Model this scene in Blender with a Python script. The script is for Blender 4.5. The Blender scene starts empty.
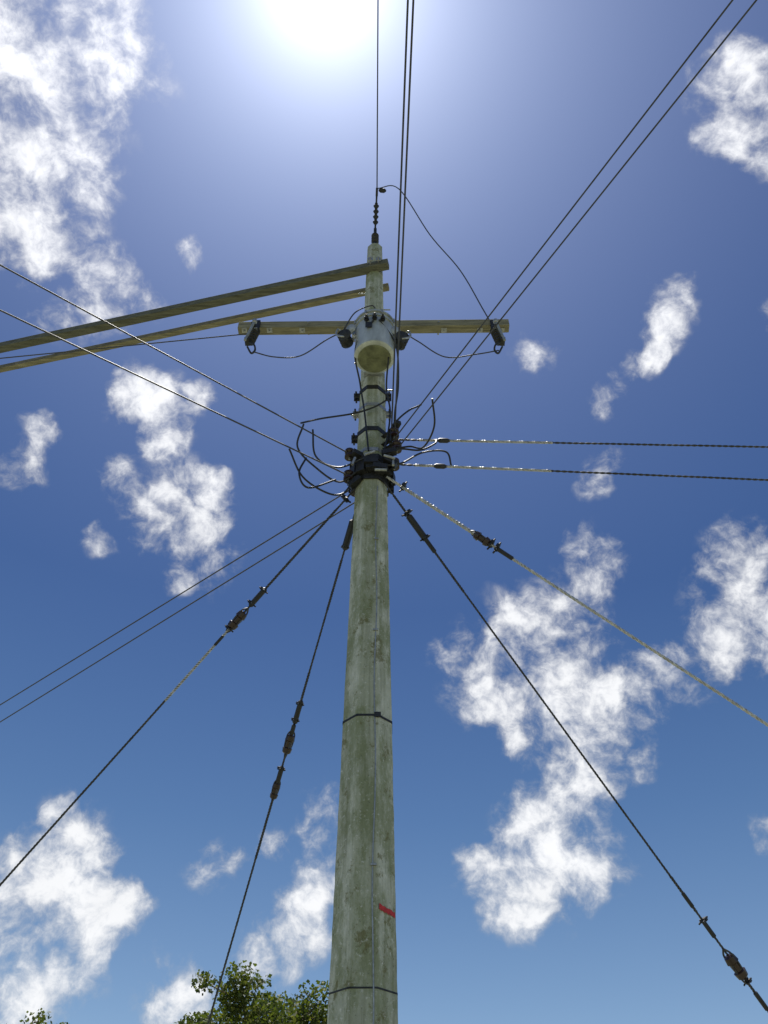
import bpy, math, random
from mathutils import Vector, Matrix
random.seed(7)
scene = bpy.context.scene
scene.view_settings.view_transform = 'Standard'
scene.view_settings.look = 'None'
scene.view_settings.exposure = 0
CZ = 1.6   # eye height

# ------------------------------------------------------------------ materials
def nodes(name):
    m = bpy.data.materials.new(name); m.use_nodes = True
    nt = m.node_tree; nt.nodes.clear()
    out = nt.nodes.new('ShaderNodeOutputMaterial')
    b = nt.nodes.new('ShaderNodeBsdfPrincipled')
    nt.links.new(b.outputs[0], out.inputs[0])
    return m, nt, b, out

def noise(nt, scale, detail=5, rough=.6, mscale=(1,1,1), dist=0):
    tc = nt.nodes.new('ShaderNodeTexCoord'); mp = nt.nodes.new('ShaderNodeMapping')
    mp.inputs['Scale'].default_value = mscale
    nt.links.new(tc.outputs['Object'], mp.inputs[0])
    n = nt.nodes.new('ShaderNodeTexNoise')
    n.inputs['Scale'].default_value = scale; n.inputs['Detail'].default_value = detail
    n.inputs['Roughness'].default_value = rough; n.inputs['Distortion'].default_value = dist
    nt.links.new(mp.outputs[0], n.inputs['Vector'])
    return n.outputs[0]

def ramp(nt, fac, stops):
    r = nt.nodes.new('ShaderNodeValToRGB')
    e = r.color_ramp.elements
    e[0].position, e[0].color = stops[0][0], (*stops[0][1], 1)
    e[1].position, e[1].color = stops[-1][0], (*stops[-1][1], 1)
    for p, c in stops[1:-1]:
        k = e.new(p); k.color = (*c, 1)
    nt.links.new(fac, r.inputs[0]); return r.outputs[0]

def mix(nt, fac, a, b, mode='MIX'):
    m = nt.nodes.new('ShaderNodeMix'); m.data_type = 'RGBA'; m.blend_type = mode
    for s, v in ((m.inputs[0], fac), (m.inputs[6], a), (m.inputs[7], b)):
        if isinstance(v, (int, float)): s.default_value = v
        elif isinstance(v, tuple): s.default_value = (*v, 1)
        else: nt.links.new(v, s)
    return m.outputs[2]

def bump(nt, b, h, strength, dist=.01):
    bp = nt.nodes.new('ShaderNodeBump'); bp.inputs['Strength'].default_value = strength
    bp.inputs['Distance'].default_value = dist
    nt.links.new(h, bp.inputs['Height']); nt.links.new(bp.outputs[0], b.inputs['Normal'])

def basic(name, col, rough=.6, metal=0, var=.35, scale=25, mscale=(1,1,1), bmp=.3, spec=.5):
    m, nt, b, o = nodes(name)
    n = noise(nt, scale, 6, .65, mscale)
    lo = tuple(c*(1-var) for c in col); hi = tuple(min(1, c*(1+var)) for c in col)
    nt.links.new(ramp(nt, n, [(.3, lo), (.7, hi)]), b.inputs['Base Color'])
    b.inputs['Roughness'].default_value = rough; b.inputs['Metallic'].default_value = metal
    b.inputs['Specular IOR Level'].default_value = spec
    if bmp: bump(nt, b, n, bmp, .004)
    return m

def concrete():
    m, nt, b, o = nodes('weathered_concrete')
    base = noise(nt, 7, 8, .7, (1, 1, .5))
    c = ramp(nt, base, [(.3, (.36,.375,.30)), (.5, (.53,.545,.46)), (.7, (.70,.70,.64))])
    # painted facet shading: front face tinted darker and greener by its normal
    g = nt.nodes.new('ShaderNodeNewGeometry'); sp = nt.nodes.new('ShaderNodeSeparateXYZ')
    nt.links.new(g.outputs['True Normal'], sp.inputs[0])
    facet_shade = nt.nodes.new('ShaderNodeMapRange'); facet_shade.inputs['From Min'].default_value=-.80; facet_shade.inputs['From Max'].default_value=-.98
    facet_shade.inputs['To Min'].default_value=0; facet_shade.inputs['To Max'].default_value=.42
    nt.links.new(sp.outputs[1], facet_shade.inputs[0])
    c = mix(nt, facet_shade.outputs[0], c, (.25,.275,.165))
    streak = noise(nt, 15, 6, .7, (1, 1, .045))          # rain streaks
    sf = ramp(nt, streak, [(.46, (0,0,0)), (.64, (.7,.7,.7))])
    c = mix(nt, sf, c, (.19,.20,.13))
    green = noise(nt, 4.0, 9, .78, (1, 1, .40))
    gf = ramp(nt, green, [(.47, (0,0,0)), (.56, (.66,.66,.66))])
    c = mix(nt, gf, c, (.19,.22,.10))
    moss = noise(nt, 7, 9, .8, (1, 1, .8))
    mf = ramp(nt, moss, [(.56, (0,0,0)), (.60, (.75,.75,.75))])
    c = mix(nt, mf, c, (.15,.14,.05))
    spots = noise(nt, 45, 6, .75)
    pf = ramp(nt, spots, [(.58, (0,0,0)), (.66, (.7,.7,.7))])
    c = mix(nt, pf, c, (.74,.74,.70))
    pits = noise(nt, 90, 3, .6)
    c = mix(nt, ramp(nt, pits, [(.28,(.8,.8,.8)),(.36,(0,0,0))]), c, (.10,.10,.07))
    nt.links.new(c, b.inputs['Base Color'])
    b.inputs['Roughness'].default_value = .85
    bump(nt, b, spots, .6, .006)
    return m

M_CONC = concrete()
M_STEEL = basic('galvanised_steel', (.38,.39,.40), .45, .6, .35, 40)
M_DARK = basic('dark_iron', (.035,.035,.037), .5, .4, .5, 40)
M_BLACK = basic('black_cable_sheath', (.016,.016,.018), .5, 0, .4, 30)
M_WIRE = basic('weathered_aluminium_wire', (.06,.06,.065), .55, .2, .3, 9, bmp=0)
M_ALU = basic('bare_aluminium_strand', (.50,.50,.51), .4, .5, .35, 30, bmp=0)
M_GUY = basic('galvanised_guy_strand', (.055,.055,.06), .5, .4, .6, 30, bmp=0)
M_PORC = basic('brown_glazed_porcelain', (.035,.02,.018), .18, 0, .3, 20, bmp=0)
M_GPORC = basic('grey_porcelain', (.26,.28,.30), .25, 0, .25, 20, bmp=0)
M_WOOD = basic('weathered_timber', (.23,.21,.14), .85, 0, .5, 8, (.6,6,6), .6)
M_WOOD2 = basic('dark_timber', (.12,.12,.09), .85, 0, .5, 8, (.6,6,6), .6)
M_TANK = basic('grey_tank_paint', (.46,.485,.47), .35, .3, .35, 9, (1,1,.4), .15)
M_TANKB = basic('tank_underside', (.17,.18,.10), .6, 0, .5, 12, bmp=.2)
M_RED = basic('red_paint', (.5,.03,.03), .6, 0, .4, 45)
M_BARK = basic('bark', (.13,.10,.07), .9, 0, .4, 6, (1,1,.3), .8)

# ------------------------------------------------------------------ mesh builder
class B:
    def __init__(s): s.v=[]; s.f=[]; s.m=[]; s.mats=[]
    def mi(s, mat):
        if mat not in s.mats: s.mats.append(mat)
        return s.mats.index(mat)
    def tube(s, pts, r, mat, sides=6, radii=None):
        pts = [Vector(p) for p in pts]; k = s.mi(mat); n = len(pts); base = len(s.v)
        t = (pts[1]-pts[0]).normalized()
        up = Vector((0,0,1)) if abs(t.z) < .9 else Vector((1,0,0))
        nrm = t.cross(up).normalized()
        for i, p in enumerate(pts):
            t = (pts[min(i+1,n-1)]-pts[max(i-1,0)]).normalized()
            nrm = (nrm - t*nrm.dot(t)).normalized(); bn = t.cross(nrm)
            rr = radii[i] if radii else r
            for j in range(sides):
                a = 2*math.pi*j/sides
                s.v.append(p + (nrm*math.cos(a)+bn*math.sin(a))*rr)
        for i in range(n-1):
            for j in range(sides):
                j2 = (j+1) % sides
                s.f.append((base+i*sides+j, base+i*sides+j2, base+(i+1)*sides+j2, base+(i+1)*sides+j)); s.m.append(k)
        s.f.append(tuple(base+j for j in range(sides))[::-1]); s.m.append(k)
        s.f.append(tuple(base+(n-1)*sides+j for j in range(sides))); s.m.append(k)
    def lathe(s, prof, org, d, mat, sides=20):
        org = Vector(org); d = Vector(d).normalized()
        s.tube_radii([org+d*q[0] for q in prof], [q[1] for q in prof], d, mat, sides)
    def tube_radii(s, pts, radii, d, mat, sides):
        k = s.mi(mat); base=len(s.v); n=len(pts)
        up = Vector((0,0,1)) if abs(d.z) < .9 else Vector((1,0,0))
        nrm = d.cross(up).normalized(); bn = d.cross(nrm)
        for p, r in zip(pts, radii):
            for j in range(sides):
                a=2*math.pi*j/sides; s.v.append(p+(nrm*math.cos(a)+bn*math.sin(a))*max(r,.0005))
        for i in range(n-1):
            for j in range(sides):
                j2=(j+1)%sides
                s.f.append((base+i*sides+j, base+i*sides+j2, base+(i+1)*sides+j2, base+(i+1)*sides+j)); s.m.append(k)
        s.f.append(tuple(base+j for j in range(sides))[::-1]); s.m.append(k)
        s.f.append(tuple(base+(n-1)*sides+j for j in range(sides))); s.m.append(k)
    def box(s, c, size, mat, xdir=(1,0,0), up=(0,0,1)):
        c=Vector(c); x=Vector(xdir).normalized(); z=Vector(up)
        if abs(x.z)>.98: z=Vector((0,1,0))
        z=(z-x*z.dot(x)).normalized(); y=z.cross(x)
        k=s.mi(mat); b=len(s.v)
        for dx in (-.5,.5):
            for dy in (-.5,.5):
                for dz in (-.5,.5):
                    s.v.append(c+x*dx*size[0]+y*dy*size[1]+z*dz*size[2])
        for f in ((0,1,3,2),(4,6,7,5),(0,4,5,1),(2,3,7,6),(0,2,6,4),(1,5,7,3)):
            s.f.append(tuple(b+i for i in f)); s.m.append(k)
    def rope(s, p0, p1, R, r, pitch, mat, strands=3, sag=0, step=8):
        p0=Vector(p0); p1=Vector(p1); L=(p1-p0).length; d=(p1-p0)/L
        up=Vector((0,0,1)) if abs(d.z)<.9 else Vector((1,0,0))
        n=d.cross(up).normalized(); b=d.cross(n); N=max(8,int(L/pitch*step))
        for q in range(strands):
            pts=[]
            for i in range(N+1):
                t=i/N; a=2*math.pi*(t*L/pitch+q/strands)
                pts.append(p0+d*L*t+(n*math.cos(a)+b*math.sin(a))*R-Vector((0,0,sag*4*t*(1-t))))
            s.tube(pts, r, mat, 5)
    def obj(s, name, parent=None, bevel=0, sharp=35):
        me=bpy.data.meshes.new(name); me.from_pydata([tuple(v) for v in s.v],[],s.f)
        for m in s.mats: me.materials.append(m)
        me.polygons.foreach_set('material_index', s.m)
        me.polygons.foreach_set('use_smooth', [True]*len(s.f))
        me.update(); me.set_sharp_from_angle(angle=math.radians(sharp))
        o=bpy.data.objects.new(name, me); scene.collection.objects.link(o)
        if parent: o.parent=parent
        if bevel:
            md=o.modifiers.new('bevel','BEVEL'); md.width=bevel; md.segments=2; md.limit_method='ANGLE'; md.angle_limit=math.radians(50)
        return o

def H(x,y,h): return Vector((x,y,h+CZ))    # h measured from eye level

def smooth(pts, n=8):
    P=[Vector(p) for p in pts]; P=[P[0]*2-P[1]]+P+[P[-1]*2-P[-2]]; out=[]
    for i in range(1,len(P)-2):
        for k in range(n):
            t=k/n; a,b,c,d=P[i-1],P[i],P[i+1],P[i+2]
            out.append(.5*((2*b)+(c-a)*t+(2*a-5*b+4*c-d)*t*t+(3*b-a-3*c+d)*t**3))
    out.append(P[-2]); return out

# ------------------------------------------------------------------ pole
PX, PY = -.098, 4.5
TOPZ = 10.1
def prad(z): return (.383-.0226*z)/2       # apothem of the octagon

def make_pole(px, py, top, name):
    e=bpy.data.objects.new(name,None); scene.collection.objects.link(e)
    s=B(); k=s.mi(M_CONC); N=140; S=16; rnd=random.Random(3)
    angs=[]
    for q in range(8):
        a=math.radians(22.5+45*q); angs += [a-.045, a+.045]
    for i in range(N+1):
        z=-.3+(top+.3)*i/N; R=prad(z)/math.cos(math.radians(22.5))*.995
        for a in angs:
            rr=R+rnd.uniform(-.0014,.0014)
            s.v.append(Vector((px+rr*math.cos(a), py+rr*math.sin(a), z)))
    for i in range(N):
        for j in range(S):
            j2=(j+1)%S; s.f.append((i*S+j,i*S+j2,(i+1)*S+j2,(i+1)*S+j)); s.m.append(k)
    s.f.append(tuple(N*S+j for j in range(S))); s.m.append(k)
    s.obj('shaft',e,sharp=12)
    return e

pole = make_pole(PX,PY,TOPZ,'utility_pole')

def band(s, z, hgt=.035, ext=.006, mat=M_STEEL, px=PX, py=PY, ears=True):
    R=(prad(z)+ext)/math.cos(math.radians(22.5)); k=s.mi(mat); b=len(s.v)
    for zz,rr in ((z-hgt/2,R-.006),(z-hgt/2,R),(z+hgt/2,R),(z+hgt/2,R-.006)):
        for q in range(8):
            a=math.radians(22.5+45*q); s.v.append(Vector((px+rr*math.cos(a),py+rr*math.sin(a),zz)))
    for i in range(3):
        for j in range(8):
            j2=(j+1)%8; s.f.append((b+i*8+j,b+i*8+j2,b+(i+1)*8+j2,b+(i+1)*8+j)); s.m.append(k)
    if ears:
        for sx in (-1,1):
            cx=px+sx*(prad(z)+.03)
            s.box((cx,py-.02,z),(.05,.008,hgt),mat); s.box((cx,py+.02,z),(.05,.008,hgt),mat)
            s.tube([(cx+sx*.005,py-.06,z),(cx+sx*.005,py+.06,z)],.008,M_DARK,6)

s=B(); band(s,4.28,.014,.004,M_DARK,ears=False); s.box((PX+.06,PY-prad(4.28)-.006,4.28),(.04,.012,.03),M_DARK); s.obj('steel_strap',pole)
s=B(); band(s,2.83,.008,.003,M_DARK,ears=False); s.obj('steel_strap_low',pole)
# earth conductor run down the front face
s=B()
pts=[(PX+.045+.006*math.sin(i*1.3), PY-prad(.25*i)-.004, .25*i) for i in range(26)]
s.tube(smooth(pts,3),.0038,M_STEEL,6)
for z in (1.0,2.1,3.4,4.9,5.7):
    s.box((PX+.045,PY-prad(z)-.006,z),(.03,.014,.010),M_STEEL)
s.obj('earth_conductor',pole)
# red paint dab on the right hand facet
s=B(); k=s.mi(M_RED)
def facet_pt(u,z,off=.003):
    R=(prad(z))/math.cos(math.radians(22.5)); a0=math.radians(-67.5+3.2); a1=math.radians(-22.5-3.2)
    p0=Vector((PX+R*math.cos(a0),PY+R*math.sin(a0),z)); p1=Vector((PX+R*math.cos(a1),PY+R*math.sin(a1),z))
    n=Vector((math.cos(math.radians(-45)),math.sin(math.radians(-45)),0)); return p0.lerp(p1,u)+n*off
us=[i/24 for i in range(25)]; rr=random.Random(5)
for u in us:
    s.v.append(facet_pt(u,3.182+rr.uniform(-.003,.003)-.012*u)); s.v.append(facet_pt(u,3.210+rr.uniform(-.003,.003)-.016*u))
for i in range(24): s.f.append((2*i,2*i+2,2*i+3,2*i+1)); s.m.append(k)
s.obj('red_paint_mark',pole)
# stacked bands between collar and transformer
s=B()
for h,hg in ((5.9,.05),(5.66,.04),(5.34,.05),(5.08,.04)): band(s,h+CZ,hg,.007,M_STEEL if hg<.05 else M_DARK)
for h in (4.98,4.88,4.76): band(s,h+CZ,.065,.014,M_DARK)
s.obj('pole_bands',pole)
# climbing bolts
s=B()
for i,z in enumerate((7.25,7.6,8.0,8.9,9.2)):
    sx=1 if i%2 else -1
    s.tube([(PX,PY,z),(PX+sx*(prad(z)+.07),PY,z)],.008,M_STEEL,6)
s.obj('pole_bolts',pole)

# ------------------------------------------------------------------ crossarm
s=B(); cy=4.35; ch=6.76
s.box(H(-.097,cy,ch),(2.49,.085,.10),M_WOOD,xdir=(1,-.012,0))
o=s.obj('crossarm',bevel=.006)
s=B()
for sx in (-1,1):
    s.tube([H(-.098+sx*.6,cy-.06,ch),H(-.098+sx*.6,cy+.08,ch)],.009,M_STEEL,6)
s.tube([H(-.098,cy-.08,ch),H(-.098,cy+.33,ch)],.01,M_STEEL,6)
for x in (-1.28,-1.05,-.75,.55,.88,1.08):
    s.box(H(x,cy,ch-.052),(.05,.05,.006),M_STEEL); s.tube([H(x,cy,ch-.075),H(x,cy,ch+.075)],.008,M_STEEL,6)
s.obj('crossarm_hardware',o)

# ------------------------------------------------------------------ long timber beams (carried by a second pole)
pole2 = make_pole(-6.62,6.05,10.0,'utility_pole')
def beam(p0,p1,w,hg,mat):
    s=B(); p0=Vector(p0);p1=Vector(p1); d=p1-p0
    s.box((p0+p1)/2,(d.length,w,hg),mat,xdir=d)
    return s.obj('timber_beam',bevel=.005)
dA=Vector((-4.14,.98,0)).normalized()
A0=H(.045,4.36,7.94); beam(A0,A0+dA*7.0,.085,.09,M_WOOD2)
B0=H(.05,4.62,7.94); beam(B0,B0+dA*7.0,.06,.07,M_WOOD)
s=B()
for z in (9.54,):
    for q in (-.04,.04):
        s.tube([(PX+q,4.28,z),(PX+q,4.70,z)],.009,M_STEEL,6)
        s.box((PX+q,4.305,z),(.05,.01,.05),M_STEEL)
s.obj('beam_bolts',pole)

# ------------------------------------------------------------------ transformer
TX,TY=-.08,4.15; tb=5.97; R=.172
tr=bpy.data.objects.new('pole_transformer',None); scene.collection.objects.link(tr)
s=B()
s.lathe([(0,R-.03),(.006,R-.014),(.018,R+.000),(.05,R+.002),(.051,R-.004),(.40,R-.004),(.401,R+.006),(.425,R+.006),(.426,R-.002),(.455,R-.002),(.456,R+.012),(.475,R+.012),(.50,R-.02),(.52,.06),(.525,0)],H(TX,TY,tb),(0,0,1),M_TANK,40)
s.obj('tank',tr)
s=B(); s.lathe([(0,0),(.004,R-.035),(.016,R-.028)],H(TX,TY,tb-.010),(0,0,1),M_TANKB,40)
s.box(H(TX,TY,tb-.014),(.10,.03,.012),M_TANKB); s.obj('base_plate',tr)
s=B()
for a in range(0,360,45):
    ca,sa=math.cos(math.radians(a+20)),math.sin(math.radians(a+20))
    s.box(H(TX+(R+.008)*ca,TY+(R+.008)*sa,tb+.46),(.02,.016,.05),M_STEEL,xdir=(ca,sa,0))
for sx in (-1,1):
    s.box(H(TX+sx*(R+.012),TY,tb+.36),(.03,.05,.06),M_TANK)
for hh in (.12,.38):
    s.box(H(TX-.01,TY+R+.035,tb+hh),(.16,.09,.05),M_STEEL)
s.box(H(TX-.05,TY-R-.001,tb+.25),(.055,.008,.075),M_DARK)
for dx in (-.07,0,.07):
    yy=TY-math.sqrt(R*R-dx*dx)
    s.lathe([(0,.018),(.02,.024),(.022,.015),(.035,.022),(.04,.012),(.06,.008)],H(TX+dx,yy+.004,tb+.34),(0,-1,.25),M_DARK,12)
s.obj('tank_fittings',tr)
def shed(n,r0,r1,st):
    p=[(0,r0)]
    for i in range(n):
        q=st*i; p += [(q+.002,r0),(q+st*.35,r1),(q+st*.55,r1),(q+st*.75,r0)]
    p.append((st*n,r0)); return p
s=B()
s.lathe(shed(4,.022,.042,.045),H(TX,TY,tb+.5),(0,-.1,1),M_DARK,16)
s.tube([H(TX,TY-.02,tb+.66),H(TX,TY-.03,tb+.73)],.008,M_STEEL,6)
s.obj('high_voltage_bushing',tr)
for sx,xx,hh in ((-1,-.31,6.27),(1,.125,6.24)):
    s=B()
    s.box(H((xx+TX+sx*R)/2,TY,hh-.02),(abs(xx-(TX+sx*R)),.04,.008),M_STEEL)
    s.lathe(shed(4,.03,.055,.038),H(xx,TY,hh-.09),(sx*.35,-.15,1),M_DARK,16)
    s.tube(smooth([H(xx+sx*.05,TY-.02,hh+.07),H(xx+sx*.09,TY-.04,hh+.08),H(xx+sx*.10,TY-.04,hh),H(xx+sx*.04,TY-.06,hh-.06),H(xx-sx*.02,TY-.03,hh-.02)]),.009,M_STEEL,6)
    s.lathe([(0,.02),(.01,.055),(.02,.055),(.03,.015)],H(xx+sx*.02,TY-.05,hh-.03),(sx*.4,-1,-.4),M_DARK,16)
    s.lathe([(0,.02),(.01,.045),(.02,.045),(.03,.015)],H(xx-sx*.03,TY-.05,hh+.06),(sx*.4,-1,-.4),M_STEEL,16)
    s.obj('lightning_arrester',tr)

# ------------------------------------------------------------------ cut-outs at arm ends
def cutout(x,sx):
    s=B(); y=cy-.055
    s.box(H(x,y,6.70),(.035,.03,.14),M_DARK)
    s.box(H(x,y-.03,6.55),(.03,.09,.012),M_STEEL)
    s.lathe(shed(5,.022,.040,.05),H(x,y-.02,6.60),(sx*.12,-.1,-1),M_DARK,14)
    s.box(H(x+sx*.02,y-.055,6.60),(.035,.09,.02),M_DARK)
    s.box(H(x+sx*.05,y-.07,6.34),(.04,.08,.02),M_DARK)
    s.tube([H(x+sx*.01,y-.10,6.62),H(x+sx*.06,y-.11,6.30)],.012,M_GPORC,8)
    s.lathe([(0,.012),(.01,.022),(.04,.022),(.05,.01)],H(x+sx*.01,y-.10,6.59),(0,0,1),M_STEEL,10)
    s.tube(smooth([H(x+sx*.03,y-.07,6.33),H(x-sx*.02,y-.08,6.27),H(x-sx*.03,y-.06,6.22),H(x,y-.05,6.19),H(x+sx*.04,y-.07,6.26)]),.009,M_DARK,6)
    s.obj('fuse_cutout')
cutout(-1.15,-1); cutout(.99,1)

# ------------------------------------------------------------------ pole top
s=B()
s.tube([(PX,PY,TOPZ-.5),(PX,PY,H(0,0,8.98).z)],.018,M_DARK,10)
s.lathe([(0,.05),(.02,.055),(.05,.055),(.07,.03)],(PX,PY,TOPZ),(0,0,1),M_STEEL,12)
s.lathe(shed(3,.022,.042,.06),H(PX,PY,8.66),(0,0,1),M_DARK,14)
d=Vector((.05,-1,.06)).normalized(); p=H(PX,PY-.02,8.92)
s.tube([p,p+d*.1],.010,M_DARK,6)
s.lathe(shed(4,.016,.030,.06),p+d*.06,d,M_DARK,16)
s.tube([p+d*.3,p+d*.42],.010,M_DARK,6)
s.box(p+d*.42,(.08,.025,.035),M_DARK,xdir=d)
s.lathe([(0,.01),(.02,.025),(.06,.025),(.08,.01)],p+d*.44+Vector((.02,0,0)),(1,0,-.2),M_DARK,10)
s.obj('pole_top_insulator')
PT=p+d*.46

# ------------------------------------------------------------------ conductors
def far(p,q,t):
    p=Vector(p);q=Vector(q); return [p+(q-p)*((i/40)**1.5*t) for i in range(41)]
def span(name,p,q,t,r,mat=M_WIRE):
    s=B(); s.tube(far(p,q,t),r,mat,6); return s.obj(name)
span('power_line',PT,H(-.056,2.24,9.0),16,.0065)
span('power_line',H(.06,4.34,5.25),H(.130,1.31,5.25),14,.006)
span('power_line',H(.085,4.34,5.22),H(.160,1.31,5.25),14,.006)
span('power_line',H(.07,4.33,5.12),H(1.897,1.31,5.25),14,.0055)
span('power_line',H(.10,4.36,5.05),H(2.027,1.31,5.25),14,.0055)
span('power_line',H(-.26,4.42,5.06),H(-2.52,2.807,5.10),12,.0062)
span('power_line',H(-.25,4.40,4.78),H(-2.463,2.949,4.78),12,.0062)
span('power_line',H(-.24,4.50,4.76),H(-3.87,7.45,4.70),9,.006)
span('power_line',H(-.18,4.52,4.66),H(-3.93,7.69,4.65),9,.006)
span('power_line',H(-1.15,4.32,6.62),H(-3.56,4.57,6.58),12,.006)
for a,b in ((H(.10,4.42,5.24),H(3.08,4.463,5.20)),(H(.06,4.38,4.90),H(3.0,4.527,4.88))):
    s=B(); d=(b-a)
    s.rope(a,a+d*10,.0045,.005,.10,M_WIRE,2)
    s.rope(a+d*.06,a+d*.42,.006,.0055,.06,M_ALU,3)
    s.lathe([(0,.01),(.02,.02),(.08,.02),(.10,.01)],a+d*.11,d,M_DARK,10)
    s.obj('service_line')

# ------------------------------------------------------------------ guy wires
def ball(s,c,d,k=1.0,mat=M_PORC):
    d=Vector(d).normalized(); c=Vector(c)
    s.lathe([(-.075*k,.02*k),(-.065*k,.034*k),(-.03*k,.040*k),(-.022*k,.028*k),(.022*k,.028*k),(.03*k,.040*k),(.065*k,.034*k),(.075*k,.02*k)],c,d,mat,14)
    sd=d.cross(Vector((0,0,1))).normalized(); u=sd.cross(d)
    for q in (-1,1):
        s.tube(smooth([c-d*.12*k,c-d*.07*k+sd*q*.030*k,c+d*.03*k+sd*q*.026*k,c+d*.045*k]),.006*k,M_GUY,6)
        s.tube(smooth([c+d*.12*k,c+d*.07*k+u*q*.030*k,c-d*.03*k+u*q*.026*k,c-d*.045*k]),.006*k,M_GUY,6)
def clip(s,c,d,k=1.0):
    d=Vector(d).normalized(); sd=d.cross(Vector((0,0,1))).normalized(); u=sd.cross(d)
    s.box(c+u*.012,(.022*k,.05*k,.022*k),M_DARK,xdir=d)
    for q in (-1,1): s.tube([c+sd*q*.018*k-u*.03*k,c+sd*q*.018*k+u*.04*k],.006*k,M_DARK,6)
def guy(P,D,T,mat,R,r,strands,pitch,items,grips):
    s=B(); P=Vector(P); D=Vector(D)
    s.rope(P,P+D*T,R,r,pitch,mat,strands)
    for a,b,g in grips: s.rope(P+D*a,P+D*b,R*1.5,r*1.05,pitch*.8,g,3)
    for t,kind,k in items:
        c=P+D*t
        if kind=='b': ball(s,c,D,k)
        elif kind=='c': clip(s,c,D,k)
        else: s.lathe([(-.08*k,.008*k),(-.07*k,.018*k),(.07*k,.018*k),(.08*k,.008*k)],c,D,M_BLACK,10)
    e=P+D*T; d=D.normalized()
    s.tube([e-d*.5,e+d*.3],.012,M_STEEL,8)
    s.lathe([(-.02,.02),(0,.05),(.03,.05),(.05,.02)],e-d*.5,d,M_STEEL,10)
    return s.obj('guy_wire')
guy(H(-.17,4.42,4.75),(-2.356,1.28,-2.52),2.52,M_GUY,.0038,.0046,3,.075,
    [(.05,'c',1.3),(.30,'c',1),(.318,'k',1.1),(.335,'c',1),(.378,'b',1.0),(.40,'c',1),(.43,'k',.6)],[(.08,.30,M_GUY),(.40,.58,M_ALU)])
guy(H(-.15,4.42,4.75),(-1.036,2.08,-3.13),2.03,M_GUY,.0036,.0044,3,.075,
    [(.11,'k',1.5),(.135,'c',1.0),(.44,'c',1),(.455,'k',1.1),(.47,'c',1),(.496,'k',.9),(.515,'b',.9),(.56,'c',1),(.575,'k',1.0),(.60,'b',.75)],[(.02,.1,M_GUY),(.16,.26,M_GUY),(.38,.45,M_GUY),(.62,.72,M_GUY)])
guy(H(.02,4.40,4.78),(2.427,.40,-1.90),3.35,M_ALU,.0058,.0062,3,.10,
    [(.05,'c',1.2),(.285,'b',.9),(.31,'c',1.2),(.326,'c',1.2),(.35,'k',.9)],[(.06,.28,M_ALU)])
guy(H(.0,4.40,4.72),(2.413,1.60,-3.15),2.01,M_GUY,.0036,.0044,3,.075,
    [(.07,'c',1.2),(.10,'k',1.4),(.125,'c',1.1),(.14,'k',.9),(.82,'k',.7),(.855,'c',1),(.868,'k',.8),(.93,'b',1.05),(.955,'c',.9),(.985,'k',.8)],[(.03,.1,M_GUY),(.15,.24,M_GUY),(.78,.84,M_GUY),(.95,1.02,M_GUY)])

# ------------------------------------------------------------------ hardware cluster
s=B()
def spool(s,c,axis=(0,0,1),k=1.0,mat=M_PORC):
    c=Vector(c); a=Vector(axis).normalized()
    s.lathe([(-.04*k,.02*k),(-.038*k,.04*k),(-.018*k,.04*k),(-.006*k,.024*k),(.006*k,.024*k),(.018*k,.04*k),(.038*k,.04*k),(.04*k,.02*k)],c,a,mat,14)
    s.tube([c-a*.06*k,c+a*.06*k],.008*k,M_STEEL,6)
for c in (H(-.27,4.42,5.06),H(-.27,4.40,4.78),H(.08,4.34,5.22),H(.10,4.36,5.08),H(.08,4.38,4.90),H(-.22,4.50,4.74)):
    spool(s,c)
    e=Vector((PX,PY,c.z)); s.box(c.lerp(e,.35)+Vector((0,0,.05)),((c-e).length*.7,.035,.007),M_DARK,xdir=(e-c)); s.box(c.lerp(e,.35)-Vector((0,0,.05)),((c-e).length*.7,.035,.007),M_DARK,xdir=(e-c))
for c,d in ((H(-.20,4.40,5.03),(-1,-.6,.1)),(H(-.22,4.40,4.72),(-1,.3,-.8)),(H(.05,4.32,4.86),(1,.1,-.7)),(H(-.10,4.32,4.86),(1,0,0)),(H(-.03,4.32,4.80),(1,0,-.2)),(H(.09,4.34,5.30),(.5,-1,.2)),(H(.04,4.33,4.98),(1,0,.3))):
    s.box(c,(.11,.05,.045),M_BLACK,xdir=d)
for c,d in ((H(-.15,4.30,4.92),(1,0,.5)),(H(.0,4.29,4.90),(1,0,-.4)),(H(-.07,4.30,4.75),(1,.1,.1)),(H(.07,4.30,4.80),(0,.1,1)),(H(-.24,4.33,4.84),(.2,.1,1))):
    s.tube([c,c+Vector(d).normalized()*.09],.011,M_STEEL,8)
for i in range(7):
    a=math.radians(190+i*26); rr=prad(6.4)+.04
    s.box((PX+rr*math.cos(a),PY+rr*math.sin(a),6.44+.02*math.sin(i*3)),(.05,.07,.10),M_DARK,xdir=(math.cos(a),math.sin(a),0))
s.obj('secondary_rack')
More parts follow.
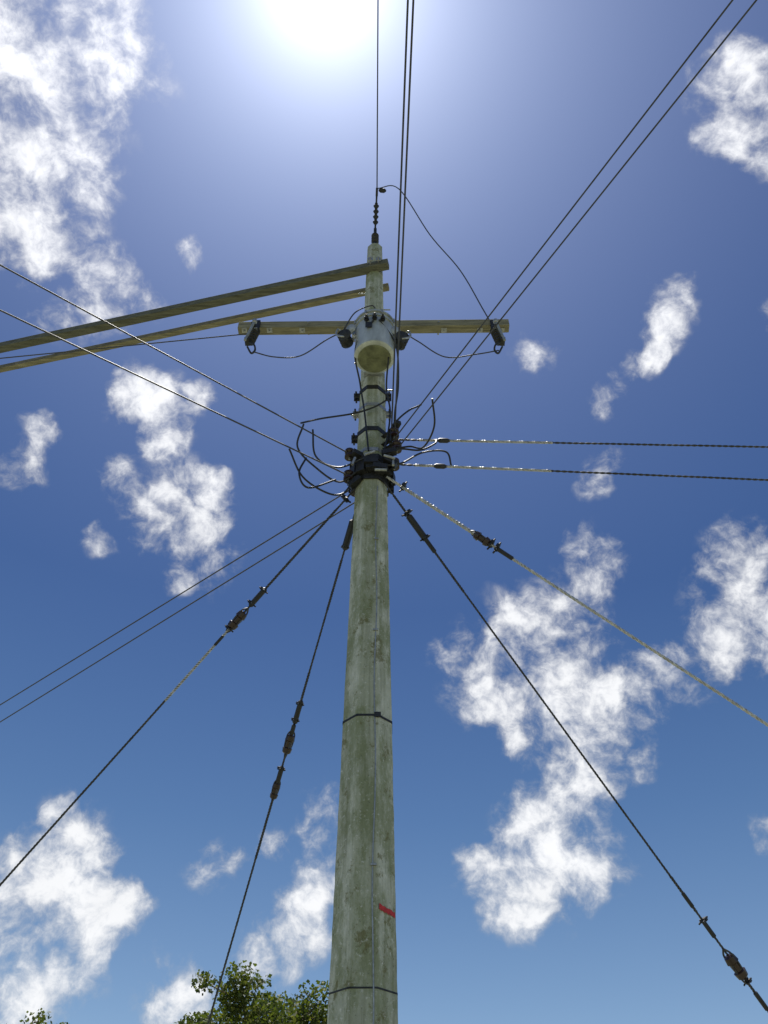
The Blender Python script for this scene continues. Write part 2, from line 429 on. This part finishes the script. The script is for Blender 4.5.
loops=[
 [(-.64,4.16,5.13),(-.50,4.30,5.36),(-.25,4.36,5.50),(-.08,4.34,5.56),(.03,4.34,5.66)],
 [(-.62,4.17,5.13),(-.66,4.25,4.95),(-.52,4.32,4.80),(-.34,4.38,4.70),(-.20,4.36,4.80)],
 [(-.70,4.12,4.78),(-.60,4.25,4.62),(-.42,4.32,4.52),(-.30,4.38,4.58),(-.22,4.38,4.76)],
 [(-.55,4.20,5.10),(-.52,4.30,4.90),(-.35,4.34,4.82),(-.15,4.32,4.90)],
 [(-.58,4.20,4.77),(-.62,4.2,4.60),(-.55,4.25,4.50),(-.36,4.32,4.66)],
 [(.42,4.42,5.24),(.40,4.36,5.12),(.28,4.34,5.02),(.12,4.33,5.02),(0,4.32,4.92)],
 [(.52,4.40,4.90),(.48,4.34,5.0),(.30,4.33,4.98),(.14,4.33,4.86),(.02,4.32,4.82)],
 [(.28,3.99,5.14),(.26,4.1,5.26),(.20,4.2,5.34),(.12,4.3,5.36),(.06,4.32,5.26),(.05,4.32,5.10)],
 [(.36,3.90,5.10),(.38,4.1,5.02),(.30,4.25,4.95),(.2,4.32,5.04),(.06,4.33,5.02)],
 [(.04,4.12,5.98),(.02,4.28,5.75),(.05,4.33,5.5),(.03,4.33,5.2),(.0,4.32,5.0)],
 [(-.04,3.98,6.30),(.10,4.10,6.1),(.12,4.28,5.8),(.09,4.33,5.5),(.08,4.33,5.25)],
 [(-.09,3.97,6.28),(-.24,4.10,6.05),(-.20,4.28,5.80),(-.16,4.34,5.5),(-.12,4.33,5.0)],
]
s=B()
for L in loops: s.tube(smooth([H(*p) for p in L]),.0075,M_BLACK,7)
s.obj('jumper_cable')
s=B()
for L in ([tuple(PT-Vector((0,0,CZ))),(.16,4.02,8.93),(.475,4.2,8.25),(.757,4.3,7.71),(.93,4.33,7.05),(.99,4.28,6.66)],
          [(-1.14,4.25,6.22),(-.95,4.27,6.17),(-.73,4.28,6.20),(-.50,4.2,6.33),(-.36,4.14,6.36)],
          [(1.0,4.25,6.24),(.80,4.27,6.21),(.53,4.27,6.17),(.30,4.2,6.30),(.18,4.14,6.34)],
          [(-.36,4.14,6.36),(-.26,4.1,6.60),(-.12,4.1,6.72),(-.08,4.11,6.70)]):
    s.tube(smooth([H(*p) for p in L]),.006,M_WIRE,6)
s.obj('jumper_wire')

# ------------------------------------------------------------------ ground
m,nt,b,o=nodes('grass_ground')
n1=noise(nt,.15,5,.6); n2=noise(nt,6,4,.7)
c=mix(nt,n2,ramp(nt,n1,[(.35,(.13,.14,.07)),(.65,(.30,.29,.20))]),(.24,.245,.15))
nt.links.new(c,b.inputs['Base Color']); b.inputs['Roughness'].default_value=.95; bump(nt,b,n2,.6,.05)
s=B(); G=60; k=s.mi(m)
for i in range(G+1):
    for j in range(G+1):
        x=((i/G*2-1)); y=((j/G*2-1)); x=math.copysign(abs(x)**2.2,x)*900; y=math.copysign(abs(y)**2.2,y)*900
        rr=math.hypot(x,y); s.v.append(Vector((x,y,(0 if rr<12 else min(1,(rr-12)/40)*.35*math.sin(x*.07+1)*math.cos(y*.06)))))
for i in range(G):
    for j in range(G):
        a=i*(G+1)+j; s.f.append((a,a+G+1,a+G+2,a+1)); s.m.append(k)
s.obj('ground')

# ------------------------------------------------------------------ trees
m,nt,b,out=nodes('leaves')
g=nt.nodes.new('ShaderNodeNewGeometry')
c=ramp(nt,g.outputs['Random Per Island'],[(0,(.04,.06,.012)),(.6,(.09,.115,.022)),(1,(.17,.17,.035))])
nt.links.new(c,b.inputs['Base Color']); b.inputs['Roughness'].default_value=.6
tl=nt.nodes.new('ShaderNodeBsdfTranslucent'); nt.links.new(mix(nt,1.0,c,(1.5,1.65,.7),'MULTIPLY'),tl.inputs[0])
mx=nt.nodes.new('ShaderNodeMixShader'); mx.inputs[0].default_value=.38
nt.links.new(b.outputs[0],mx.inputs[1]); nt.links.new(tl.outputs[0],mx.inputs[2]); nt.links.new(mx.outputs[0],out.inputs[0])
M_LEAF=m
def tree(x,y,height,rad,nl,seed):
    rnd=random.Random(seed); s=B()
    base=Vector((x,y,-.2)); top=Vector((x+rnd.uniform(-.3,.3),y,height*.80))
    tp=[base.lerp(top,i/8)+Vector((rnd.uniform(-.08,.08),rnd.uniform(-.08,.08),0))*i*.3 for i in range(9)]
    s.tube(tp,0,M_BARK,9,radii=[height*.026*(1-.8*i/8) for i in range(9)])
    cl=[]
    for i in range(54):
        t=rnd.uniform(.4,1.0); p=base.lerp(top,t); a=i*2.4+rnd.uniform(-.4,.4)
        L=rad*(1.2-.35*t)*rnd.uniform(.4,1.1)
        e=p+Vector((math.cos(a)*L,math.sin(a)*L,rnd.uniform(.2,.5)*L+height*.05))
        cap=height*(1.0-.09*(L/rad)**2)
        e.z=min(e.z,cap*rnd.uniform(.91,1.0))
        mid=p.lerp(e,.5)+Vector((0,0,-.12*L)); s.tube(smooth([p,mid,e],4),0,M_BARK,6,radii=[.055*(1-.085*q) for q in range(9)])
        cl.append((e,rad*rnd.uniform(.18,.30)))
        for q in range(3):
            e2=e+Vector((rnd.gauss(0,1),rnd.gauss(0,1),rnd.gauss(-.1,.4)))*rad*.2
            s.tube([mid.lerp(e,.6),e2],.014,M_BARK,4); cl.append((e2,rad*rnd.uniform(.10,.19)))
    k=s.mi(M_LEAF); W=sum(r**2 for _,r in cl)
    for c0,r in cl:
        for q in range(int(nl*r*r/W)):
            v=Vector((rnd.gauss(0,1),rnd.gauss(0,1),rnd.gauss(0,1))).normalized()*r*rnd.random()**.4
            v.z*=.75; p=c0+v; a=Vector((rnd.gauss(0,1),rnd.gauss(0,1),rnd.gauss(-.3,.6))).normalized()
            bb=a.orthogonal().normalized(); bb.rotate(Matrix.Rotation(rnd.uniform(0,6.28),3,a)); L=rnd.uniform(.06,.12); w=L*.40; z=len(s.v)
            s.v += [p,p+a*L*.5+bb*w,p+a*L,p+a*L*.5-bb*w]; s.f.append((z,z+1,z+2,z+3)); s.m.append(k)
    return s.obj('tree')
tree(-2.75,22,8.25,2.5,70000,3)
tree(-6.6,23,8.0,1.5,24000,5)
tree(-9.6,24,8.3,2.0,26000,9)
tree(10.5,26,5.5,2.2,12000,11)

# ------------------------------------------------------------------ camera
cam=bpy.data.cameras.new('camera'); co=bpy.data.objects.new('camera',cam); scene.collection.objects.link(co)
co.location=(0,0,CZ); co.rotation_euler=(math.radians(135),0,0)
cam.sensor_fit='VERTICAL'; cam.sensor_height=24; cam.lens=24*852/1024; cam.clip_end=3000
scene.camera=co

# ------------------------------------------------------------------ sun + sky
SD=Vector((-83,320,1384)).normalized()
sl=bpy.data.lights.new('sun','SUN'); sl.energy=5; sl.angle=math.radians(.53); sl.color=(1,.96,.88)
so=bpy.data.objects.new('sun',sl); scene.collection.objects.link(so); so.rotation_euler=SD.to_track_quat('Z','Y').to_euler(); so.location=(0,0,40)
w=bpy.data.worlds.new('World'); scene.world=w; w.use_nodes=True; nt=w.node_tree; nt.nodes.clear()
out=nt.nodes.new('ShaderNodeOutputWorld'); bg=nt.nodes.new('ShaderNodeBackground'); nt.links.new(bg.outputs[0],out.inputs[0])
bg.inputs[1].default_value=.10
sky=nt.nodes.new('ShaderNodeTexSky'); sky.sky_type='NISHITA'; sky.sun_disc=False
sky.sun_elevation=math.asin(SD.z); sky.sun_rotation=math.atan2(SD.x,SD.y)
sky.air_density=1.0; sky.dust_density=.5; sky.ozone_density=2.0
tc=nt.nodes.new('ShaderNodeTexCoord'); vec=tc.outputs['Generated']
def vm(op,a,b=None,c=None):
    n=nt.nodes.new('ShaderNodeVectorMath'); n.operation=op
    nt.links.new(a,n.inputs[0])
    for i,q in ((1,b),(2,c)):
        if q is None: continue
        if isinstance(q,(tuple,Vector)): n.inputs[i].default_value=q
        else: nt.links.new(q,n.inputs[i])
    return n
def ma(op,a,b=None,c=None,cl=False):
    n=nt.nodes.new('ShaderNodeMath'); n.operation=op; n.use_clamp=cl
    for i,v in enumerate((a,b,c)):
        if v is None: continue
        if isinstance(v,(int,float)): n.inputs[i].default_value=v
        else: nt.links.new(v,n.inputs[i])
    return n.outputs[0]
def comb(a,b,c):
    n=nt.nodes.new('ShaderNodeCombineXYZ')
    for i,v in enumerate((a,b,c)): nt.links.new(v,n.inputs[i])
    return n.outputs[0]
vec=vm('NORMALIZE',vec).outputs[0]
clouds=[(-472,370,1334,3.6),(-402,390,1314,2.0),(-515,400,1304,3.1),(-529,470,1234,2.2),(-501,530,1174,2.3),(-430,505,1199,1.5),(-402,528,1176,.8),
(-479,585,1119,1.1),(-543,565,1139,1.5),(-437,625,1079,1.9),(-380,625,1079,1.3),(-345,642,1062,.9),(-331,750,954,1.7),(-352,725,979,1.1),(-310,778,926,.9),
(-281,590,1114,.6),(-479,770,934,.7),(-515,805,899,.8),(-387,818,886,.9),(-406,880,824,.6),(-281,845,859,1.7),(-324,860,844,1.2),(-253,892,812,1.5),
(-239,828,876,.8),(-295,918,786,.6),(-260,732,972,.6),
(496,440,1264,1.6),(515,475,1229,1.4),(482,405,1299,1.0),(537,505,1199,.8),(407,630,1074,.8),(404,652,1052,.9),(393,678,1026,.8),(383,698,1006,.6),
(327,722,982,.7),(305,745,959,.6),(355,702,1002,.5),(214,692,1012,.8),(310,805,899,.8),(296,828,876,.7),(539,658,1046,.5),
(510,895,809,1.4),(503,940,764,1.8),(527,985,719,1.3),(472,985,719,1.2),(436,1012,692,1.1),(390,1000,704,.8),(303,900,804,1.2),(270,880,824,.7),
(249,980,724,2.4),(161,992,712,1.9),(228,1032,672,2.3),(143,1032,672,1.5),(337,1048,656,1.7),(284,1062,642,1.3),(192,1082,622,.9),(93,992,712,.8),
(310,1108,596,1.1),(252,1112,592,.8),(365,1104,600,.6),(249,1162,542,2.0),(228,1202,502,2.1),(164,1222,482,1.6),(294,1198,506,1.5),(192,1242,462,1.2),
(133,1245,459,.9),(122,1202,502,.6),(539,1168,536,.6),
(-458,1192,512,1.7),(-501,1222,482,1.7),(-423,1220,484,1.5),(-515,1272,432,2.0),(-455,1302,402,1.5),(-399,1262,442,1.3),(-356,1252,452,.8),(-461,1158,546,.6),
(-300,1328,376,1.3),(-281,1355,349,1.3),(-242,1206,498,.9),(-206,1200,504,.6),(-154,1188,516,.7),(-130,1270,434,1.3),(-102,1240,464,1.1),(-82,1208,496,1.0),
(-178,1308,396,1.3),(-83,1155,549,1.1),(-515,1340,364,1.4),
(700,-500,900,9),(-600,-700,700,8),(900,300,300,7),(-900,200,350,8),(100,-900,500,9)]
while len(clouds)%3: clouds.append((0,-1,.1,1))
wn=nt.nodes.new('ShaderNodeTexNoise'); wn.inputs['Scale'].default_value=15; wn.inputs['Detail'].default_value=3; wn.inputs['Roughness'].default_value=.6
nt.links.new(vec,wn.inputs['Vector'])
wo=vm('SCALE',vm('SUBTRACT',wn.outputs['Color'],(.5,.5,.5)).outputs[0]); wo.inputs['Scale'].default_value=.045
wv=vm('NORMALIZE',vm('ADD',vec,wo.outputs[0]).outputs[0]).outputs[0]
sw=nt.nodes.new('ShaderNodeSeparateXYZ'); nt.links.new(wv,sw.inputs[0])
X=comb(*[sw.outputs[0]]*3); Y=comb(*[sw.outputs[1]]*3); Z=comb(*[sw.outputs[2]]*3)
acc=None
for i in range(0,len(clouds),3):
    A=[];Bv=[];C=[];D=[]
    for x,y,z,r in clouds[i:i+3]:
        v=Vector((x,y,z)).normalized(); lo=math.cos(math.radians(r*2.2)); k=.90/(1-lo)
        A.append(v.x*k);Bv.append(v.y*k);C.append(v.z*k);D.append(-lo*k)
    q=vm('MULTIPLY_ADD',X,tuple(A),tuple(D)).outputs[0]
    q=vm('MULTIPLY_ADD',Y,tuple(Bv),q).outputs[0]
    q=vm('MULTIPLY_ADD',Z,tuple(C),q).outputs[0]
    q=vm('MAXIMUM',q,(0.,0.,0.)).outputs[0]
    acc=q if acc is None else vm('ADD',acc,q).outputs[0]
mask=ma('MINIMUM',vm('DOT_PRODUCT',acc,(1.,1.,1.)).outputs['Value'],1.35)
fn=nt.nodes.new('ShaderNodeTexNoise'); fn.inputs['Scale'].default_value=20; fn.inputs['Detail'].default_value=9; fn.inputs['Roughness'].default_value=.63
fw=vm('SCALE',wo.outputs[0]); fw.inputs['Scale'].default_value=.7
nt.links.new(vm('ADD',vec,fw.outputs[0]).outputs[0],fn.inputs['Vector'])
dn=ma('MULTIPLY_ADD',ma('SUBTRACT',fn.outputs[0],.5),5.4,ma('SUBTRACT',mask,.82))
mr=nt.nodes.new('ShaderNodeMapRange'); mr.interpolation_type='SMOOTHSTEP'; mr.inputs['From Min'].default_value=-.65; mr.inputs['From Max'].default_value=1.25
nt.links.new(dn,mr.inputs[0]); dens=ma('MULTIPLY',mr.outputs[0],ma('MULTIPLY',mask,2.0,cl=True))
dens=ma('MULTIPLY',dens,.98)
br=ma('MULTIPLY_ADD',dens,5.2,ma('MULTIPLY_ADD',wn.outputs[0],2.0,3.6))
th=ma('ARCCOSINE',vm('DOT_PRODUCT',vec,SD).outputs['Value'])
g1=ma('MULTIPLY',ma('EXPONENT',ma('MULTIPLY',th,-1/math.radians(3.4))),14)
g2=ma('MULTIPLY',ma('EXPONENT',ma('MULTIPLY',th,-1/math.radians(13))),4.4)
gc=comb(ma('MULTIPLY_ADD',g2,.98,g1),ma('MULTIPLY_ADD',g2,1.02,g1),ma('MULTIPLY_ADD',g2,1.32,g1))
sx=nt.nodes.new('ShaderNodeSeparateXYZ'); nt.links.new(vec,sx.inputs[0])
tint=ramp(nt,sx.outputs[2],[(.18,(1.0,1.05,1.05)),(.42,(.50,.67,.82)),(.62,(.24,.42,.66)),(.85,(.28,.43,.68))])
skyc=mix(nt,1.0,sky.outputs[0],tint,'MULTIPLY')
col=mix(nt,dens,skyc,comb(br,ma('MULTIPLY',br,1.01),ma('MULTIPLY',br,1.03)))
fin=vm('ADD',col,gc).outputs[0]
nt.links.new(fin,bg.inputs[0])
w.cycles.sampling_method='MANUAL'; w.cycles.sample_map_resolution=256
